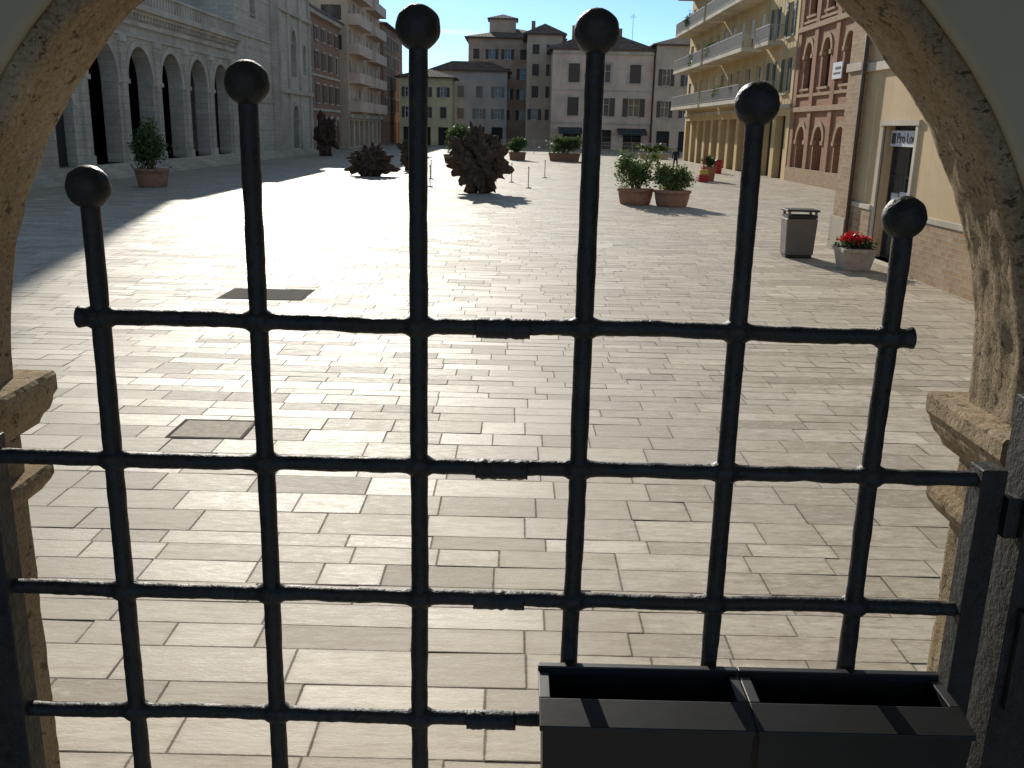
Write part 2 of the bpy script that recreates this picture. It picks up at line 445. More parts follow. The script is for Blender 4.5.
# --------------------------------------------------------------- ARCH WALL + GATE
CX, ZS, RR = -.04, 2.514, .916
def path(extra_r, n_j=40, n_a=120, zb=1.35):
    out = []
    for k in range(n_j): z = zb+(ZS-zb)*k/n_j; out.append(((CX-RR, z), (-1, 0)))
    for k in range(n_a+1):
        a = math.pi-math.pi*k/n_a; out.append(((CX+RR*math.cos(a), ZS+RR*math.sin(a)), (math.cos(a), math.sin(a))))
    for k in range(1, n_j+1): z = ZS-(ZS-zb)*k/n_j; out.append(((CX+RR, z), (1, 0)))
    return out
def rectpt(p, n, X=3.0, Zt=5.2):
    if n[1] <= 1e-6: return (CX+math.copysign(X, n[0]), p[1])
    t = min(X/max(abs(n[0]), 1e-6), (Zt-ZS)/n[1]); return (CX+n[0]*t, ZS+n[1]*t)
def sweep(mb, prof, mat, outer=None, amp=0.):
    pts = path(0); rows = []
    for (p, n) in pts:
        row = []
        for (dr, y) in prof:
            if dr is None: q = rectpt(p, n); row.append(Vector((q[0], y, q[1])))
            else:
                v = Vector((p[0]+n[0]*dr, y, p[1]+n[1]*dr))
                if amp: v += Vector((n[0], .5, n[1]))*amp*(noise.fractal(v*14, .8, 2.1, 4)+.5*noise.noise(v*60))
                row.append(v)
        rows.append(row)
    i0 = len(mb.v); w = len(prof); k = mb.mi(mat)
    for r in rows: mb.v += [tuple(q) for q in r]
    for a in range(len(rows)-1):
        for b in range(w-1):
            i = i0+a*w+b; mb.f.append((i, i+1, i+1+w, i+w)); mb.m.append(k); mb.sm.append(True)
e = empty('arched_gateway_wall', (CX, 1.65, 1.35))
mb = MB()
prof = [(.36,1.553),(.2,1.553),(.05,1.553),(.012,1.555),(.003,1.562)]+[(0,1.575+.0085*k) for k in range(20)]+[(.003,1.742),(.012,1.75),(.06,1.752),(.36,1.752)]
sweep(mb, prof, M['tufa'], amp=.005); mb.obj('arch_stones', e)
mb = MB(); sweep(mb, [(.035,1.556),(.032,1.545),(.036,1.536),(.045,1.53),(.1,1.528),(None,1.528)], M['cream'], amp=.0012); mb.obj('plaster_face', e)
mb = MB(); sweep(mb, [(.30,1.754),(.32,1.772),(None,1.772)], M['sand']); mb.obj('outer_face', e)
mb = MB(); mb.box(-3.04,2.96,-4,1.74,0,1.33,M['stoneL']); mb.box(-3.04,2.96,-4,1.77,1.33,1.37,M['trim']); mb.obj('landing', e)
mb = MB(); mb.box(-3.2,-3.0,-2.4,1.76,1.37,5.2,M['cream']); mb.box(2.92,3.12,-2.4,1.76,1.37,5.2,M['cream']); mb.box(-3.2,3.12,-2.4,1.78,5.2,5.4,M['cream']); mb.obj('porch', e)
mb = MB()
def prism(sgn, prof, y0, y1, mat, ny=22):
    X0 = CX+sgn*RR; n = len(prof)
    i0 = len(mb.v); k = mb.mi(mat)
    for j in range(ny+1):
        y = y0+(y1-y0)*j/ny
        for (pr, z) in prof:
            v = Vector((X0-sgn*pr, y, z)); v += Vector((-sgn, 0, .6))*.0018*noise.fractal(v*24, .8, 2.1, 4); mb.v.append(tuple(v))
    for j in range(ny):
        for b in range(n-1):
            i = i0+j*n+b; mb.f.append((i,i+1,i+1+n,i+n)); mb.m.append(k); mb.sm.append(False)
    mb.f.append(tuple(i0+b for b in range(n))); mb.m.append(k); mb.sm.append(False)
    mb.f.append(tuple(i0+ny*n+b for b in range(n))); mb.m.append(k); mb.sm.append(False)
for sg in (-1, 1):
    p = [(-.03,2.515),(.046,2.515),(.051,2.508),(.051,2.478),(.046,2.470),(.042,2.466),(.038,2.452),(.030,2.436),(.017,2.424),(.010,2.412),(.007,2.405),(-.03,2.405)]
    prism(sg, p, 1.50, 1.80, M['tufa'])
    p = [(-.03,2.325),(.026,2.325),(.030,2.318),(.030,2.303),(.023,2.29),(.012,2.278),(.004,2.268),(-.03,2.268)]
    prism(sg, p, 1.52, 1.79, M['tufa'])
mb.obj('imposts', e)

GY = 1.25
e = empty('wrought_iron_gate', (0, GY, 1.4))
VX = [-.560,-.3456,-.128,.0957,.3035,.509]; VZ = [2.9125,3.047,3.118,3.118,3.036,2.898]
HZ = [2.742, 2.539, 2.335, 2.132, 1.93, 1.73]
mb = MB()
for x, zt in zip(VX, VZ):
    n = 160; pts = []; rad = []
    for k in range(n+1):
        z = 1.5+(zt-1.5)*k/n
        w = Vector((noise.noise(Vector((x*9, 0, z*3)))*.0026, noise.noise(Vector((x*9, 5, z*3)))*.0015, 0))
        pts.append((x+w.x, GY+w.y, z)); rad.append(.0125*(1+.07*noise.noise(Vector((x*5, 3, z*22)))+.05*noise.noise(Vector((x*5, 9, z*70)))))
    mb.tube(pts, rad, M['iron'], 16)
mb.obj('upright_bars', e)
mb = MB()
for x, zt in zip(VX, VZ):
    mb.sphere((x, GY, zt), .0283, M['iron'], 40, 26, amp=.03, fr=2.4)
mb.obj('ball_finials', e)
mb = MB()
for j, z in enumerate(HZ):
    xa, xb = (-.590, .542) if j == 0 else (-.735, .672)
    n = 360; pts = []; rad = []
    for k in range(n+1):
        x = xa+(xb-xa)*k/n
        sag = -.003+.004*noise.noise(Vector((x*3.2, j*7.1, 0)))+.0016*noise.noise(Vector((x*18, j*3.1, 2)))
        pts.append((x, GY+.001+.001*noise.noise(Vector((x*9, j, 4))), z+sag))
        b = max([math.exp(-((x-v)/.015)**4) for v in VX])
        r = .0110*(1+.12*noise.noise(Vector((x*30, j*2, 1)))+.07*noise.noise(Vector((x*90, j*2, 6))))+.0068*b
        if j == 0: r += .004*(math.exp(-((x-xa)/.012)**2)+math.exp(-((x-xb)/.012)**2))
        rad.append(r)
    mb.tube(pts, rad, M['iron'], 14)
mb.obj('cross_bars', e)
mb = MB()
for j, z in enumerate(HZ):
    x = (-.014, -.012, -.012, -.02, -.01, -.01)[j]
    pts = [(x-.037+.074*k/20, GY-.001, z-.005+.0008*noise.noise(Vector((k*.3, j, 0)))) for k in range(21)]
    mb.tube(pts, [.0140*(1+.14*noise.noise(Vector((k*.5, j*4, 1)))) for k in range(21)], M['iron'], 14)
mb.obj('lap_joints', e)
mb = MB()
mb.box(-.775,-.722,GY-.022,GY+.022,1.4,2.565,M['iron']); mb.box(.657,.692,GY-.02,GY+.02,1.4,2.556,M['iron'])
mb.box(-.722,.657,GY-.02,GY+.02,1.45,1.49,M['iron'])
mb.obj('leaf_frame', e, .002)
mb = MB()
mb.box(.712,.80,GY-.045,GY+.03,1.37,2.655,M['iron']); mb.box(.80,.90,GY-.004,GY+.004,1.37,2.66,M['iron'])
mb.box(-.86,-.79,GY-.03,GY+.03,1.37,2.60,M['iron'])
for z in (2.49, 2.05):
    mb.box(.692,.712,GY-.032,GY-.01,z-.03,z+.03,M['iron'])
mb.box(.724,.79,GY-.058,GY-.0455,2.20,2.36,M['iron'])
mb.obj('fixed_posts', e, .002)
mb = MB()
for z in (2.22, 2.34): mb.tube([(.757,GY-.057,z),(.757,GY-.064,z)], .008, M['iron'], 10)
for z in (2.27, 2.06): mb.tube([(-.795,GY-.02,z-.05),(-.795,GY-.02,z+.05)], .013, M['iron'], 12)
mb.obj('latch', e)

for (xa, xb) in ((.052,.337),(.345,.632)):
    e = empty('metal_planter_box', ((xa+xb)/2, 1.16, 2.06)); mb = MB()
    y0, y1, zt, zb, t = 1.100, 1.225, 2.236, 2.03, .003
    tp = .006
    o = [(xa,y0),(xb,y0),(xb,y1),(xa,y1)]; ob = [(xa+tp,y0+tp),(xb-tp,y0+tp),(xb-tp,y1-tp*.3),(xa+tp,y1-tp*.3)]
    inn = [(xa+.012,y0+.045),(xb-.012,y0+.045),(xb-.012,y1-t),(xa+.012,y1-t)]
    for k in range(4):
        a, b = k, (k+1) % 4
        mb.face([(*ob[a],zb),(*ob[b],zb),(*o[b],zt-.012),(*o[a],zt-.012)], M['box'])
        mb.face([(*inn[a],zb+.02),(*inn[b],zb+.02),(*inn[b],zt-.004),(*inn[a],zt-.004)], M['box'])
    mb.face([(*p,zb) for p in ob], M['box'])
    mb.face([(*p,zt-.11) for p in inn], M['soil'])
    mb.hexa([(xa-.004,y0-.004,zt-.018),(xb+.003,y0-.004,zt-.018),(xb+.003,y0+.048,zt-.006),(xa-.004,y0+.048,zt-.006),
             (xa-.004,y0-.004,zt-.010),(xb+.003,y0-.004,zt-.010),(xb+.003,y0+.048,zt),(xa-.004,y0+.048,zt)], M['box'])
    mb.box(xa-.004,xb+.003,y1-.008,y1+.004,zt-.008,zt+.006,M['box'])
    mb.box(xa-.004,xa+.012,y0+.049,y1-.009,zt-.006,zt-.0003,M['box']); mb.box(xb-.012,xb+.003,y0+.049,y1-.009,zt-.006,zt-.0003,M['box'])
    mb.obj('box_body', e, .0015)
    mb = MB()
    for x in (xa+.05, xb-.05): mb.box(x-.008,x+.008,y1+.002,GY+.02,zt-.030,zt-.024,M['iron'])
    mb.obj('brackets', e)

# --------------------------------------------------------------- LEFT BUILDINGS (east faces, X=-22)
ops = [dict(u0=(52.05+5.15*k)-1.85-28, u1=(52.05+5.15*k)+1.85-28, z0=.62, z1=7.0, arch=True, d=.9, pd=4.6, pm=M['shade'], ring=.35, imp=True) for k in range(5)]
ops += [dict(u0=46.2-28, u1=48.2-28, z0=.62, z1=4.6, arch=True, d=.5, pm=M['dark'], ring=.25)]
ops += [dict(u0=41-28, u1=43-28, z0=.62, z1=4.6, arch=True, d=.5, pm=M['dark'], ring=.25)]
e, sd, mb = shell('arcade_building', -34, -22, 28, 77, 9.2, M['stoneL'], {'E': ops})
f = sd['E']
f.box(0,49,8.1,8.35,-.12,.02,M['trim']); f.box(0,49,8.75,8.95,-.3,.02,M['trim']); f.box(0,49,8.95,9.25,-.5,.02,M['trim'])
f.box(0,49,7.45,7.6,-.1,.02,M['trim'])
for k in range(98): f.box(.1+k*.5,.3+k*.5,8.5,8.75,-.22,.02,M['trim'])
for k in range(6):
    c = 49.5+5.15*k-28; f.box(c-.35,c+.35,.62,7.44,-.14,.02,M['stoneL']); f.box(c-.45,c+.45,.62,1.1,-.2,.02,M['trim']); f.box(c-.45,c+.45,7.1,7.44,-.22,.02,M['trim'])
f.box(0,49,9.25,9.4,-.2,.1,M['trim']); f.box(0,49,10.15,10.3,-.2,.1,M['trim'])
for k in range(98):
    f.box(k*.5+.12,k*.5+.3,9.4,10.15,-.12,.02,M['trim'])
mb.obj('walls', e)
mb = MB()
f = Fac(mb, (-27,40,0),(0,1,0),(1,0,0)); 
mb.box(-34,-27.01,40,76.9,9.2,14.6,M['stoneL'])
for o in grid(37, 7, [(11.3,13.4)], 1.2): 
    f.box(o['u0'],o['u1'],o['z0'],o['z1'],-.02,.02,M['glass']); f.box(o['u0']-.15,o['u0'],o['z0'],o['z1'],-.06,.02,M['trim']); f.box(o['u1'],o['u1']+.15,o['z0'],o['z1'],-.06,.02,M['trim']); f.box(o['u0']-.2,o['u1']+.2,o['z1'],o['z1']+.2,-.08,.02,M['trim'])
f.box(0,36.9,14.2,14.6,-.35,.02,M['trim'])
mb.obj('upper_storey', e)
mb = MB()
for k in range(4): mb.box(-22,-20.6-.0+(-.35*k)+.0,30,101,.155*k if k else 0.0,.155*(k+1),M['trim'])
mb.obj('steps', e)

ops = [dict(u0=4.6,u1=6.2,z0=11.2,z1=14.0,arch=True,d=.5,pm=M['dark'],ring=.25), dict(u0=4.9,u1=5.9,z0=5.5,z1=7.5,arch=True,d=.5,pm=M['dark'],ring=.2)]
e, sd, mb = shell('stone_palace', -36, -22.03, 77.01, 88, 16, M['stoneT'], {'E': ops, 'S': []}, cornice=.4)
for z in (4.6, 9.6): 
    sd['E'].box(0,10.99,z,z+.25,-.12,.02,M['trim']); sd['S'].box(0,13.97,z,z+.25,-.12,.02,M['trim'])
for z in [1.3*k+1 for k in range(11)]: sd['E'].box(0.2,10.8,z,z+.07,-.03,.02,M['trim'])
mb.obj('walls', e)
ops = [dict(u0=5.2,u1=7.4,z0=7.2,z1=11.4,arch=True,d=.6,ring=.3,imp=True,pm=M['glass']), dict(u0=5,u1=7.6,z0=.62,z1=4.6,arch=True,d=.7,pm=M['shut'],ring=.35,imp=True),
       dict(u0=10.3,u1=11.5,z0=7.6,z1=10.4,arch=True,d=.5,ring=.2)]
e, sd, mb = shell('stone_church', -36, -21.5, 88.05, 101.6, 15.6, M['stoneT'], {'E': ops, 'S': []}, cornice=.5)
for c in (.5, 4.0, 8.7, 13.0): sd['E'].box(c-.4,c+.4,.3,15.1,-.18,.02,M['trim'])
for z in (5.6, 12.6): sd['E'].box(0,13.5,z,z+.4,-.3,.02,M['trim'])
mb.obj('walls', e)
ops = [dict(u0=2.5,u1=5.0,z0=28,z1=32.5,arch=True,d=.6,pm=M['dark'],ring=.3)]
e, sd, mb = shell('shadow_tower', -35, -27, 91.5, 99, 35, M['stoneT'], {'E': ops, 'S': [dict(ops[0])]}, roof=4, cornice=.4); mb.obj('walls', e)  # unseen tower behind the church, added to cast the long left-hand shadow

kw = dict(sill=True, sur=.16, fm=M['white'], shut=M['shut'])
ops = grid(19, 5, [(5.2,7.1),(8.7,10.5),(11.7,13.0)], 1.15, **kw)+grid(19,5,[(.3,3.6)],1.8,arch=True,ring=.25,d=.4,pm=M['dark'])
e, sd, mb = shell('brick_palazzo', -36, -22, 101.7, 120.7, 14.5, M['brickD'], {'E': ops}, roof=2, cornice=.5)
for z in (4.3, 7.9): sd['E'].box(0,19,z,z+.25,-.15,.02,M['trim'])
mb.obj('walls', e)

def balconies(name, e, f, u0, u1, zs, depth, slab, rail, solid=False, gap=.16):
    mb2 = MB(); g2 = Fac(mb2, f.O, f.U, f.N)
    for z in zs:
        g2.box(u0,u1,z-.28,z,-depth,.03,slab)
        if solid:
            g2.box(u0,u1,z,z+1.0,-depth,-depth+.12,slab); g2.box(u0,u0+.12,z,z+1.0,-depth+.12,-.0,slab); g2.box(u1-.12,u1,z,z+1.0,-depth+.12,-.0,slab)
        else:
            g2.box(u0,u1,z+1.0,z+1.06,-depth,-depth+.06,rail); g2.box(u0,u1,z+.1,z+.14,-depth+.01,-depth+.05,rail)
            g2.box(u0,u0+.06,z+1.0,z+1.06,-depth+.06,0,rail); g2.box(u1-.06,u1,z+1.0,z+1.06,-depth+.06,0,rail)
            n = int((u1-u0)/gap)
            for k in range(n+1):
                u = u0+.02+(u1-u0-.07)*k/n; g2.box(u,u+.03,z,z+1.0,-depth+.015,-depth+.045,rail)
            n = int(depth/gap)
            for uu in (u0+.015, u1-.045):
                for k in range(n): g2.box(uu,uu+.03,z,z+1.0,-depth+.06+k*gap,-depth+.09+k*gap,rail)
    return mb2.obj(name, e)

ops = grid(28, 8, [(4.9,7.2),(8.3,10.6),(11.7,14.0),(15.1,17.4),(18.3,20.2)], 1.4, fm=M['white'], blind=True)+grid(28,7,[(.2,3.4)],2.8,d=.5,pm=M['dark'])
e, sd, mb = shell('balcony_apartment_building', -36, -21, 121, 149, 21.5, M['sand'], {'E': ops, 'S': grid(15,4,[(8.3,10),(11.7,13.4),(15.1,16.8),(18.3,20)],1.2,sill=True,shut=M['shut'])}, roof=2)
sd['E'].box(0,28,3.7,4.2,-.4,.02,M['trim'])
mb.obj('walls', e)
balconies('balconies', e, sd['E'], 1, 12, (4.75,8.15,11.55,14.95,18.2), 1.3, M['pink'], M['metal'], True)
balconies('far_balconies', e, sd['E'], 15, 26, (4.75,8.15,11.55,14.95,18.2), 1.3, M['pink'], M['metal'], True)
ops = grid(24, 6, [(5,7),(8.5,10.4),(11.7,13.5),(14.6,16.2)], 1.2, **kw)+grid(24,6,[(.2,3.4)],2.2,d=.4,pm=M['dark'])
e, sd, mb = shell('brown_brick_house', -36, -20.6, 150, 174, 17.6, M['brickD'], {'E': ops, 'S': []}, roof=2); mb.obj('walls', e)

# --------------------------------------------------------------- FAR BUILDINGS
kw2 = dict(sill=True, sur=.15, fm=M['white'], shut=M['shut'])
e, sd, mb = shell('low_yellow_house', -19, -10.6, 156, 163, 10.3, M['yellow'], {'S': grid(8.4,3,[(4.2,5.9),(7.4,8.9)],1.0,**kw2)+grid(8.4,3,[(0,2.8)],1.6,d=.4,pm=M['dark'])}, roof=1.3); mb.obj('walls', e)
e, sd, mb = shell('grey_stucco_house', -14.5, -2, 166, 172, 12, M['grey'], {'S': grid(12.5,4,[(4.3,6),(7.8,9.6)],1.1,**dict(kw2, shut=M['shutgr']))+grid(12.5,4,[(0,3)],1.9,d=.4,pm=M['dark'])}, roof=1.6); mb.obj('walls', e)
e, sd, mb = shell('tall_brown_house', -9, 7.5, 174, 190, 18, M['brown'], {'S': grid(16.5,6,[(4.3,6),(7.8,9.6),(11.2,13),(14.5,16.2)],1.1,**kw2), 'E': []}, roof=2.2)
mb.box(-5.5,-.8,178,183,18,21.6,M['brown']); hip(mb,-5.5,-.8,178,183,21.7,.9,.4)
mb.box(2,2.7,180,180.7,18,21.6,M['brickD']); mb.obj('walls', e)
e, sd, mb = shell('brown_house_lit_side', 1.2, 6.8, 160, 173.9, 17.5, M['sand'], {'S': grid(5.6,2,[(4.3,6),(7.8,9.6),(11.2,13),(14.5,16)],1.1,**kw2), 'W': grid(13.9,3,[(7.8,9.6),(11.2,13),(14.5,16)],1.1,sill=True)}, roof=1.8); mb.obj('walls', e)  # lit side of the tall brown house, brightness put into paler plaster
ops = []
for c in (3.3, 8.0, 12.6):
    ops.append(dict(u0=c-.85,u1=c+.85,z0=9.9,z1=12.6,sill=True,sur=.25,fm=M['white'],shut=M['shut'] if c != 8.0 else None))
    ops.append(dict(u0=c-.85,u1=c+.85,z0=5.0,z1=7.7,sill=True,sur=.25,fm=M['white'],shut=M['shut']))
    ops.append(dict(u0=c-1.4,u1=c+1.4,z0=0,z1=3.0,d=.6,pm=M['dark'],fm=M['shutgr']))
e, sd, mb = shell('pink_stucco_palazzo', 5.0, 20.3, 150, 159.9, 14.6, M['pink'], {'S': ops}, roof=2.4)
sd['S'].box(0,15.3,3.9,4.2,-.2,.02,M['trim']); sd['S'].box(0,15.3,8.7,8.9,-.12,.02,M['trim']); sd['S'].box(0,15.3,14.0,14.4,-.3,.02,M['trim'])
mb.box(8,8.8,154,154.8,15.5,18.4,M['brickD']); mb.box(15,15.8,155,155.8,15.5,18.2,M['brickD'])
mb.obj('walls', e)
mb = MB()
for (x, y, h) in ((12.5,155,3.2),(17.5,156,4.0)):
    mb.tube([(x,y,16),(x,y,16.5+h)], .03, M['dmetal'], 6)
    for k in range(3): mb.box(x-.5+.1*k,x+.5-.1*k,y-.02,y+.02,15.9+h+.2*k,15.93+h+.2*k,M['dmetal'])
mb.obj('roof_aerials', e)
mb = MB()
for (xa, xb) in ((6.2,9.8),(15.2,19.6)): 
    mb.hexa([(xa,147.6,2.6),(xb,147.6,2.6),(xb,149.9,3.2),(xa,149.9,3.2),(xa,147.6,2.68),(xb,147.6,2.68),(xb,149.9,3.28),(xa,149.9,3.28)], M['awn'])
    mb.box(xa,xb,147.57,147.6,2.3,2.65,M['awn'])
mb.obj('awnings', e)
e, sd, mb = shell('stucco_townhouse', 20.5, 34, 149, 160, 15.4, M['sand'], {'S': grid(13.5,4,[(5,7.4),(9.6,12)],1.2,**kw2)+grid(13.5,4,[(0,3)],2,d=.4,pm=M['dark'])}, roof=2); mb.obj('walls', e)
e, sd, mb = shell('distant_town_house', -60, -20, 200, 212, 11, M['sand'], {'S': grid(40,12,[(4,6),(7.5,9.3)],1.2,**kw2)}, roof=3); mb.obj('walls', e)
e, sd, mb = shell('distant_town_house', -19.9, 60, 203, 214, 10, M['brown'], {'S': grid(79.9,20,[(4,6),(7,8.6)],1.2,**kw2)}, roof=3); mb.obj('walls', e)
mb = MB(); n = 60; hm = simple('hill_woodland',(.06,.075,.05),.95,0,.3,.02)
for k in range(n):
    x0 = -700+1400*k/n; x1 = x0+1400/n
    h = lambda x: 14+10*noise.noise(Vector((x*.004,0,0)))
    mb.face([(x0,560,-.01),(x1,560,-.01),(x1,760,h(x1)),(x0,760,h(x0))], hm, True)
mb.obj('hills')

# --------------------------------------------------------------- RIGHT BUILDINGS (west faces X=18)
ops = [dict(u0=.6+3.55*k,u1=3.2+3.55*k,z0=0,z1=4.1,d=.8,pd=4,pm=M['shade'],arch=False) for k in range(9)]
ops += grid(32.5, 10, [(5.5,7.9),(9.2,11.6),(12.9,15.2),(16.5,18.8)], 1.5, fm=M['white'], blind=True)
e, sd, mb = shell('arcaded_apartment_building', 18, 32, 73, 105.5, 20.5, M['ochre'], {'W': ops, 'S': [], 'N': []}, roof=1.5)
sd['W'].box(0,32.5,4.55,4.85,-.12,.02,M['trim']); mb.obj('walls', e)
balconies('balconies', e, sd['W'], .4, 15.5, (5.45,9.1,12.75,16.4), 1.7, M['trim'], M['metal'])
balconies('far_balconies', e, sd['W'], 16.5, 32, (5.45,9.1,12.75,16.4), 1.7, M['trim'], M['metal'])
leaves('balcony_plants', e, [((16.6,82,6.2),(.3,1.2,.5)),((16.6,87,9.9),(.3,1.2,.6)),((16.6,76,6.1),(.3,.7,.4)),((16.5,95,9.6),(.3,1.5,.5)),((16.5,98,13.4),(.3,1.3,.6))], 2500, .12, M['leaf'], seed=5)
ops = [dict(u0=1,u1=3.4,z0=0,z1=4.2,d=.5,pm=M['dark']), dict(u0=4.3,u1=6.7,z0=0,z1=4.2,d=.5,pm=M['glass'],fm=M['shut'])]
ops += grid(7.9, 2, [(5.7,7.9),(9.3,11.5),(13,15.2),(16.6,18.4)], 1.2, fm=M['white'], sill=True, shut=M['shutg'])
e, sd, mb = shell('yellow_townhouse', 18.03, 32, 65, 72.9, 19.5, M['ochre'], {'W': ops, 'S': []}, roof=1.5)
sd['W'].box(0,7.9,4.7,4.95,-.15,.02,M['trim']); mb.obj('walls', e)
balconies('balcony', e, sd['W'], 3.6, 7.4, (5.5,9.2), 1.0, M['trim'], M['metal'])
ops = [dict(u0=c-.75,u1=c+.75,z0=z0,z1=z1,arch=True,d=.35,ring=.28,imp=True,fm=M['shut'],sill=True,tm=M['brickP']) for c in (3,7,11,15,18.6) for z0, z1 in ((5.8,8.6),(10.2,13.2))]
ops += [dict(u0=c-.85,u1=c+.85,z0=.15,z1=3.5,arch=True,d=.5,ring=.3,imp=True,pm=M['shut'],tm=M['brickP']) for c in (3,7,11,15,18.6)]
e, sd, mb = shell('red_brick_palazzo', 18.2, 32, 44, 64.95, 17.5, M['brick'], {'W': ops, 'S': []}, roof=1.5, cornice=.6)
f = sd['W']
for z, h, d in ((4.4,.3,.2),(5.3,.18,.12),(9.3,.3,.2),(9.75,.15,.1),(14.2,.3,.25)): f.box(0,20.95,z,z+h,-d,.02,M['brickP'])
for c in (.4, 5, 9, 13, 17, 20.5): f.box(c-.35,c+.35,.9,14.2,-.13,.02,M['brick'])
f.box(0,20.95,0,.9,-.17,.02,M['brickP']); mb.obj('walls', e)
e = empty('street_name_plaque', (18.1, 56.2, 4)); mb = MB(); mb.box(18.0,18.06,55.4,57,6.1,7.0,M['poster']); mb.box(17.99,18.0,55.6,56.8,6.35,6.45,M['dmetal']); mb.box(17.99,18.0,55.6,56.5,6.6,6.75,M['dmetal']); mb.obj('plaque', e)

ops = [dict(u0=13.5,u1=15.4,z0=.12,z1=3.25,d=.3,pm=M['glass'],fm=M['dmetal'])]
ops += [dict(u0=c-.5-8,u1=c+.5-8,z0=5.3,z1=7,sill=True,sur=.14,fm=M['white'],shut=M['shutg']) for c in (22.3,17.8,13)]
e, sd, mb = shell('tourist_office_building', 8.8, 17.5, 8, 26, 8.6, M['beige'], {'W': ops, 'N': [], 'S': []}, roof=1.5)
f = sd['W']
f.box(0,13.36,0,1.25,-.08,.02,M['brickP']); f.box(0,13.36,1.25,1.36,-.11,.02,M['trim'])
f.box(15.54,16.9,0,1.25,-.08,.02,M['brickP']); f.box(15.54,16.9,1.25,1.36,-.11,.02,M['trim'])
f.box(16.95,18.0,0,8.0,-.16,.02,M['brickP']); f.box(16.9,18.03,0,.9,-.22,.02,M['trim']); f.box(16.9,18.03,4.6,4.8,-.22,.02,M['trim'])
f.box(0,16.9,4.55,4.75,-.1,.02,M['trim'])
f.box(13.36,13.5,.05,3.25,-.05,.02,M['trim']); f.box(15.4,15.54,.05,3.25,-.05,.02,M['trim']); f.box(13.3,15.6,3.25,3.37,-.07,.02,M['trim'])
mb.tube([(8.62,24.8,0),(8.62,24.8,8.4)], .05, M['shut'], 10)
f.box(13.4,15.5,.0,.12,-.3,.3,M['trim'])
mb.obj('walls', e)
mb = MB(); mb.box(9.02,9.08,22.1,22.6,1.0,1.75,M['poster']); mb.box(9.02,9.08,22.75,23.1,1.3,1.7,M['poster']); mb.obj('window_posters', e)
e = empty('office_sign', (8.95, 22.45, 3.0)); mb = MB(); mb.box(8.93,8.99,21.6,23.3,2.78,3.14,M['poster']); mb.box(8.915,8.93,23.0,23.22,2.84,3.08,M['dmetal']); mb.obj('panel', e)
cu = bpy.data.curves.new('lettering', 'FONT'); cu.body = 'Pro Loco'; cu.size = .33; cu.extrude = .004; cu.align_x = 'CENTER'; cu.materials.append(M['dmetal'])
o = bpy.data.objects.new('lettering', cu); col.objects.link(o)
o.matrix_world = Matrix(((0,0,-1,8.92),(-1,0,0,22.3),(0,1,0,2.86),(0,0,0,1)))
mw = o.matrix_world.copy(); o.parent = e; o.matrix_parent_inverse = Matrix.Translation(-Vector(e.location)); o.matrix_basis = mw

# --------------------------------------------------------------- STREET FURNITURE
def taperbox(mb, cx, cy, w0, d0, w1, d1, z0, z1, mat):
    mb.hexa([(cx-w0,cy-d0,z0),(cx+w0,cy-d0,z0),(cx+w0,cy+d0,z0),(cx-w0,cy+d0,z0),(cx-w1,cy-d1,z1),(cx+w1,cy-d1,z1),(cx+w1,cy+d1,z1),(cx-w1,cy+d1,z1)], mat)
bx, by = 7.12, 23.9
e = empty('litter_bin', (bx, by, 0)); mb = MB()
mb.box(bx-.33,bx+.33,by-.24,by+.24,.004,.07,M['bind'])
taperbox(mb, bx, by, .35, .26, .385, .29, .07, .98, M['binm']); mb.obj('body', e, .03)
mb = MB(); taperbox(mb, bx, by, .365,.27,.375,.28,.99,1.06,M['bind'])
for sx in (-1, 1): 
    for sy in (-1, 1): mb.box(bx+sx*.33-.03,bx+sx*.33+.03,by+sy*.235-.03,by+sy*.235+.03,1.06,1.15,M['binm'])
mb.box(bx-.31,bx+.31,by-.2,by+.2,1.05,1.065,M['dark'])
taperbox(mb, bx, by, .41,.31,.40,.30,1.15,1.20,M['bind']); mb.obj('lid', e, .01)

def shrub_planter(name, cx, cy, w, d, h, top, mat, lm, seed, taper=.85, nl=2600, ls=.07, rect=True):
    e = empty(name, (cx, cy, 0)); mb = MB()
    if rect:
        taperbox(mb, cx, cy, w/2*taper, d/2*taper, w/2, d/2, .004, h-.08, mat)
        mb.box(cx-w/2-.04,cx+w/2+.04,cy-d/2-.04,cy+d/2+.04,h-.08,h,mat)
        mb.box(cx-w/2+.04,cx+w/2-.04,cy-d/2+.04,cy+d/2-.04,h,h+.012,M['soil']); mb.obj('pot', e, .02)
    else:
        mb.lathe((cx,cy,.004), [(w/2*.8,0),(w/2*.84,.04),(w/2*.95,h*.6),(w/2*.97,h-.12),(w/2*1.04,h-.11),(w/2*1.04,h),(w/2*.92,h+.001),(w/2*.9,h-.06)], mat, 28); mb.obj('pot', e)
        mb = MB(); mb.lathe((cx,cy,h-.08), [(w/2*.9,0),(w/2*.9,.02)], M['soil'], 24); mb.obj('soil', e)
    rnd = random.Random(seed); mb = MB(); cl = []
    H = top-h
    for k in range(7):
        a = rnd.uniform(0, 6.28); rr = rnd.uniform(.15, .42)
        p = (cx+math.cos(a)*rr*w, cy+math.sin(a)*rr*d, h+H*rnd.uniform(.35, .8))
        mb.tube([(cx+math.cos(a)*.1*w, cy+math.sin(a)*.1*d, h-.04), ((cx*.4+p[0]*.6), (cy*.4+p[1]*.6), h+H*.3), p], [.03,.02,.008], M['bark'], 6)
        cl.append((p, (w*.26*rnd.uniform(.7,1.2), d*.28, H*.24*rnd.uniform(.7,1.3))))
    cl.append(((cx,cy,h+H*.35),(w*.42,d*.42,H*.35)))
    mb.obj('stems', e); leaves('leaves', e, cl, nl, ls, lm, .33, seed)
    return e
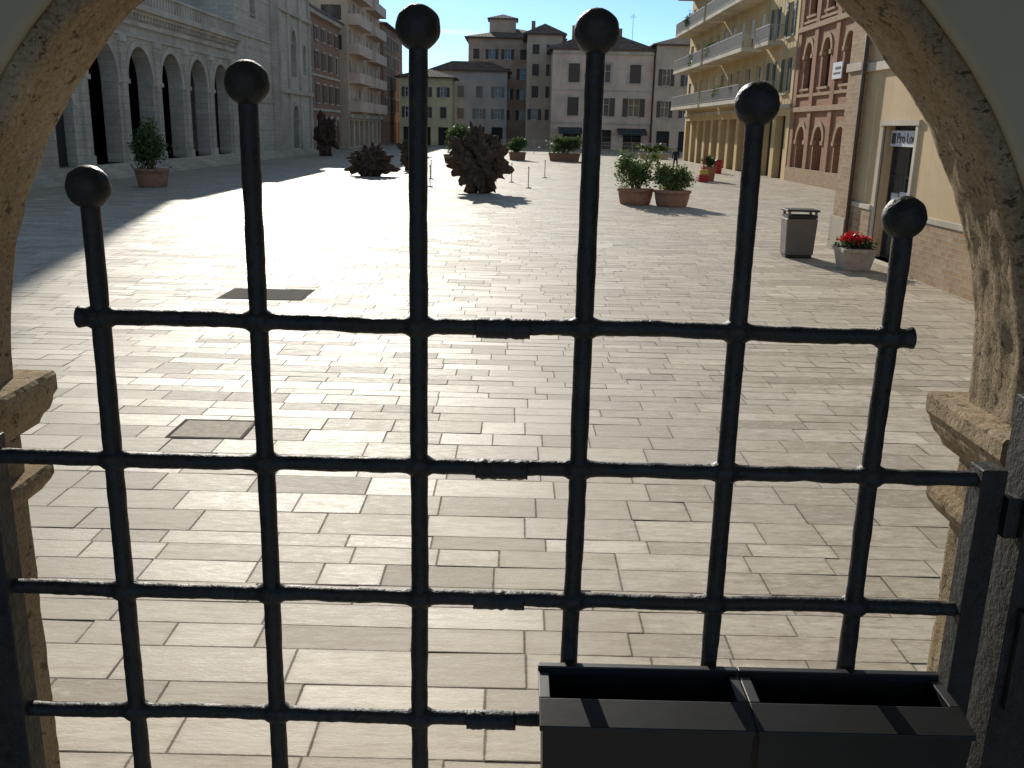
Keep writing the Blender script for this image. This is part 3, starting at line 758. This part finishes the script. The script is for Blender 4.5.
shrub_planter('shrub_planter', 5.0, 40.3, 1.5, 1.2, .66, 2.1, M['terra'], M['leafL'], 11, 1.0, 3000, .07, False)
shrub_planter('shrub_planter', 6.45, 39.7, 1.5, 1.2, .66, 1.65, M['terra'], M['leafL'], 12, 1.0, 3000, .07, False)
shrub_planter('shrub_planter', -16.8, 44.2, 1.5, 1.5, .8, 2.9, M['terra'], M['leaf'], 13, .8, 3000, .08, False)
shrub_planter('shrub_planter', 0.0, 93, 1.6, 1.4, .75, 2.2, M['terra'], M['leaf'], 14, .9, 1500, .12)
shrub_planter('shrub_planter', 4.5, 93, 3.0, 1.4, .75, 2.3, M['terra'], M['leaf'], 15, .9, 2600, .12)
shrub_planter('shrub_planter', -5.0, 82, 2.4, 1.6, .7, 3.2, M['terra'], M['leaf'], 16, .9, 2600, .12)
shrub_planter('shrub_planter', 15.2, 108, 3.4, 1.2, .6, 1.5, M['conc'], M['leaf'], 17, .9, 1500, .12)
shrub_planter('shrub_planter', 12.2, 61.5, .8, .8, .9, 1.6, M['terra'], M['leaf'], 18, .8, 900, .07)
e = empty('warning_post', (11.6, 60, 0)); mb = MB(); mb.box(11.3,11.9,59.7,60.3,.004,.45,M['red']); mb.box(11.35,11.85,59.75,60.25,.45,.75,M['yel']); mb.tube([(11.6,60,.75),(11.6,60,2.2)], .05, M['red'], 8); mb.obj('post', e, .02)
e = empty('red_waste_bin', (15.2, 73, 0)); mb = MB(); mb.lathe((15.2,73,.004), [(.25,0),(.27,.05),(.3,.8),(.33,.82),(.3,.95),(.12,1.05)], M['red'], 16); mb.obj('bin', e)

cx, cy = 7.88, 21.9
e = empty('flower_pot', (cx, cy, 0)); mb = MB()
taperbox(mb, cx, cy, .29,.29,.37,.37,.004,.42,M['conc']); mb.box(cx-.40,cx+.40,cy-.40,cy+.40,.42,.50,M['conc']); mb.box(cx-.33,cx+.33,cy-.33,cy+.33,.50,.51,M['soil']); mb.obj('pot', e, .02)
leaves('leaves', e, [((cx-.02,cy,.58),(.28,.28,.09))], 700, .05, M['leaf'], .5, 21)
leaves('flowers', e, [((cx-.14,cy-.1,.74),(.18,.16,.09)),((cx+.14,cy,.70),(.13,.14,.07))], 500, .04, M['petal'], .4, 22)

def root_sculpture(cx, cy, w, h, seed, arms=12):
    # massive lumpy stump: stacked knotted burls over a narrower foot, with short blunt root stubs
    e = empty('gnarled_root_sculpture', (cx, cy, 0)); rnd = random.Random(seed); mb = MB()
    mb.sphere((cx, cy, h*.52), 1, M['wood'], 72, 52, (w*.38, w*.30, h*.40), 1.0, 2.2)
    for k in range(9):
        a = rnd.uniform(0, 6.28); q = rnd.uniform(.12, .30); z = h*rnd.uniform(.35, .86)
        s = w*rnd.uniform(.10, .19)
        mb.sphere((cx+math.cos(a)*q*w, cy+math.sin(a)*q*w*.8, z), 1, M['wood'], 36, 26, (s, s, s*rnd.uniform(.8, 1.5)), .9, 2.4)
    for k in range(arms):
        a = rnd.uniform(0, 6.28); el = rnd.uniform(-.2, 1.5)
        d = Vector((math.cos(a)*math.cos(el), math.sin(a)*math.cos(el), math.sin(el)))
        p = Vector((cx, cy, h*.5))+Vector((d.x*w*.2, d.y*w*.2, d.z*h*.2)); pts = [p.copy()]
        n = 7
        for j in range(n):
            dd = (d+Vector([noise.noise(Vector((seed*3+k, j*.6, q)))*2.2 for q in range(3)])).normalized()
            p = p+Vector((dd.x*w*.32, dd.y*w*.32, dd.z*h*.30))/n*rnd.uniform(.8, 1.1); pts.append(p.copy())
        r0 = w*rnd.uniform(.06, .11)
        mb.tube(pts, [r0*(1-.4*j/n)*(1+.5*noise.noise(Vector((k, j*.9, 3)))) for j in range(n+1)], M['wood'], 10, True, 1.0)
    for k in range(6):
        a = k*1.047+seed; mb.tube([(cx+math.cos(a)*w*.10,cy+math.sin(a)*w*.10,h*.42),(cx+math.cos(a)*w*.14,cy+math.sin(a)*w*.14,h*.15),(cx+math.cos(a)*w*.21,cy+math.sin(a)*w*.21,-.02)], [w*.15,w*.11,w*.08], M['wood'], 10, True, .9)
    mb.obj('wood_mass', e)
root_sculpture(-1.85, 45.2, 2.5, 2.75, 1, 14)
root_sculpture(-8.85, 58, 2.5, 1.5, 2, 12)
root_sculpture(-18.2, 92, 2.0, 3.5, 3, 10)
root_sculpture(-7.4, 66, 1.2, 2.1, 4, 9)

for (x, y) in ((-4.4,48.7),(-5.0,56),(-3.2,62),(-1.2,64),(1.75,60.5),(-.3,54.5),(.6,49.5)):
    e = empty('barrier_post', (x, y, 0)); mb = MB()
    mb.lathe((x,y,.004), [(.16,0),(.16,.03),(.03,.05),(.025,.06),(.025,1.0),(.04,1.01),(.04,1.06),(.01,1.09)], M['metal'], 12); mb.obj('post', e)
e = empty('temporary_fence', (8, 118, 0)); mb = MB()
for k in range(11):
    x = -2+k*2.0; mb.tube([(x,118,0),(x,118,1.6)], .04, M['metal'], 6)
    if k < 10:
        for z in (.25,.7,1.15,1.55): mb.box(x,x+2,117.98,118.0,z,z+.03,M['metal'])
        for j in range(1, 12): mb.box(x+j*.166,x+j*.166+.02,117.985,118.005,.25,1.55,M['metal'])
mb.obj('panels', e)

def person(cx, cy):
    e = empty('pedestrian', (cx, cy, 0))
    V = [(0,0,.93),(0,0,1.12),(0,0,1.36),(0,0,1.49),(0,.0,1.56),
         (.19,0,1.42),(.25,.02,1.14),(.24,-.1,.90),(-.19,0,1.42),(-.25,0,1.14),(-.25,.06,.88),
         (.10,0,.90),(.12,-.12,.50),(.12,-.10,.09),(.12,-.24,.05),(-.10,0,.90),(-.11,.10,.50),(-.11,.26,.10),(-.11,.14,.05)]
    E = [(0,1),(1,2),(2,3),(3,4),(2,5),(5,6),(6,7),(2,8),(8,9),(9,10),(0,11),(11,12),(12,13),(13,14),(0,15),(15,16),(16,17),(17,18)]
    Rr = [.17,.17,.18,.07,.055,.085,.07,.04,.085,.07,.04,.11,.08,.06,.05,.11,.08,.06,.05]
    me = bpy.data.meshes.new('body'); me.from_pydata([(cx+a, cy+b, c) for a, b, c in V], E, [])
    t = NT('pedestrian_clothes'); gm = t.n.new('ShaderNodeNewGeometry'); sp = t.n.new('ShaderNodeSeparateXYZ'); t.link(gm.outputs['Position'], sp.inputs[0])
    z = sp.outputs[2]
    k = t.mix(t.ramp(z, .88, .9), (.015,.016,.025), (.02,.018,.02)); k = t.mix(t.ramp(z, 1.47, 1.48), k, (.45,.28,.2)); k = t.mix(t.ramp(z, .1, .12), (.02,.015,.012), k)
    me.materials.append(t.done(k, .8))
    o = bpy.data.objects.new('body', me); col.objects.link(o)
    md = o.modifiers.new('skin', 'SKIN'); sv = me.skin_vertices[0].data
    for i, r in enumerate(Rr): sv[i].radius = (r, r*.8); sv[i].use_root = (i == 0)
    s = o.modifiers.new('sub', 'SUBSURF'); s.levels = 2; s.render_levels = 2
    o.parent = e; o.matrix_parent_inverse = Matrix.Translation(-Vector(e.location))
    mb = MB(); sk = simple('skin_tone', (.45,.28,.2), .6); hr = simple('dark_hair', (.03,.02,.015), .7)
    mb.sphere((cx,cy-.01,1.635), .095, sk, 20, 14, (.82,.98,1.2)); mb.sphere((cx,cy+.018,1.665), .098, hr, 20, 14, (.88,.98,1.08))
    mb.tube([(cx,cy-.095,1.66),(cx,cy-.125,1.62),(cx,cy-.1,1.61)], [.008,.016,.01], sk, 6)
    for sx in (-1, 1): mb.sphere((cx+sx*.03,cy-.097,1.65), .011, M['dark'], 8, 6); mb.sphere((cx+sx*.082,cy,1.635), .025, sk, 8, 6, (.4,.8,1.2))
    mb.box(cx-.022,cx+.022,cy-.1,cy-.09,1.585,1.592,M['red']); mb.obj('head', e)
person(12.6, 77)

# --------------------------------------------------------------- LIGHT
el, az = R(21.5), R(12.5)
sv = Vector((-math.sin(az)*math.cos(el), math.cos(az)*math.cos(el), math.sin(el)))
ld = bpy.data.lights.new('sun', 'SUN'); ld.energy = 4.9; ld.angle = R(.5); ld.color = (1, .94, .83)
lo = bpy.data.objects.new('sun', ld); lo.rotation_euler = sv.to_track_quat('Z', 'Y').to_euler(); lo.location = (0,0,40); col.objects.link(lo)
w = bpy.data.worlds.new('World'); scene.world = w; w.use_nodes = True; nt = w.node_tree
bg = nt.nodes['Background']; sky = nt.nodes.new('ShaderNodeTexSky'); sky.sky_type = 'NISHITA'; sky.sun_disc = False
sky.sun_elevation = el; sky.sun_rotation = -az; sky.air_density = .85; sky.dust_density = .12; sky.ozone_density = 1.4
tc = nt.nodes.new('ShaderNodeTexCoord'); sx = nt.nodes.new('ShaderNodeSeparateXYZ'); nt.links.new(tc.outputs['Generated'], sx.inputs[0])
def wm(op, a, b=0.):
    nd = nt.nodes.new('ShaderNodeMath'); nd.operation = op
    for i, q in enumerate((a, b)):
        if isinstance(q, (int, float)): nd.inputs[i].default_value = q
        else: nt.links.new(q, nd.inputs[i])
    return nd.outputs[0]
def wr(f, a, b, lo, hi):
    nd = nt.nodes.new('ShaderNodeMapRange'); nt.links.new(f, nd.inputs[0])
    for i, q in enumerate((a, b, lo, hi)): nd.inputs[i+1].default_value = q
    return nd.outputs[0]
def wx(f, a, b, mode='MIX'):
    nd = nt.nodes.new('ShaderNodeMix'); nd.data_type = 'RGBA'; nd.blend_type = mode
    for i, q in ((0, f), (6, a), (7, b)):
        if isinstance(q, (int, float, tuple)): nd.inputs[i].default_value = q
        else: nt.links.new(q, nd.inputs[i])
    return nd.outputs[2]
tint = wx(wr(sx.outputs[2], .14, .4, 0, 1), (.46, .66, .95, 1), (1.08, .95, .80, 1))
c = wx(1., sky.outputs[0], tint, 'MULTIPLY')
line = wm('ABSOLUTE', wm('SUBTRACT', sx.outputs[2], wm('ADD', .0885, wm('MULTIPLY', sx.outputs[0], -.03))))
streak = wm('MULTIPLY', wr(line, .0008, .003, 1, 0), wr(wm('ABSOLUTE', wm('ADD', sx.outputs[0], .065)), .015, .045, 1, 0))
c = wx(wm('MULTIPLY', streak, .7), c, (6, 6, 6, 1))
nt.links.new(c, bg.inputs[0]); bg.inputs[1].default_value = .15

# --------------------------------------------------------------- CAMERA
cd = bpy.data.cameras.new('camera'); cam = bpy.data.objects.new('camera', cd); col.objects.link(cam)
cd.sensor_width = 36; cd.lens = 940/1024*36; cd.clip_start = .02; cd.clip_end = 3000
th = R(15.25); F = Vector((0, math.cos(th), -math.sin(th))); U = Vector((0, math.sin(th), math.cos(th))); Rt = Vector((1,0,0))
r = (Rt+U*.0237).normalized(); u = (U-Rt*.0237).normalized()
cam.matrix_world = Matrix(((r.x,u.x,-F.x,0),(r.y,u.y,-F.y,0),(r.z,u.z,-F.z,3.0),(0,0,0,1)))
scene.camera = cam
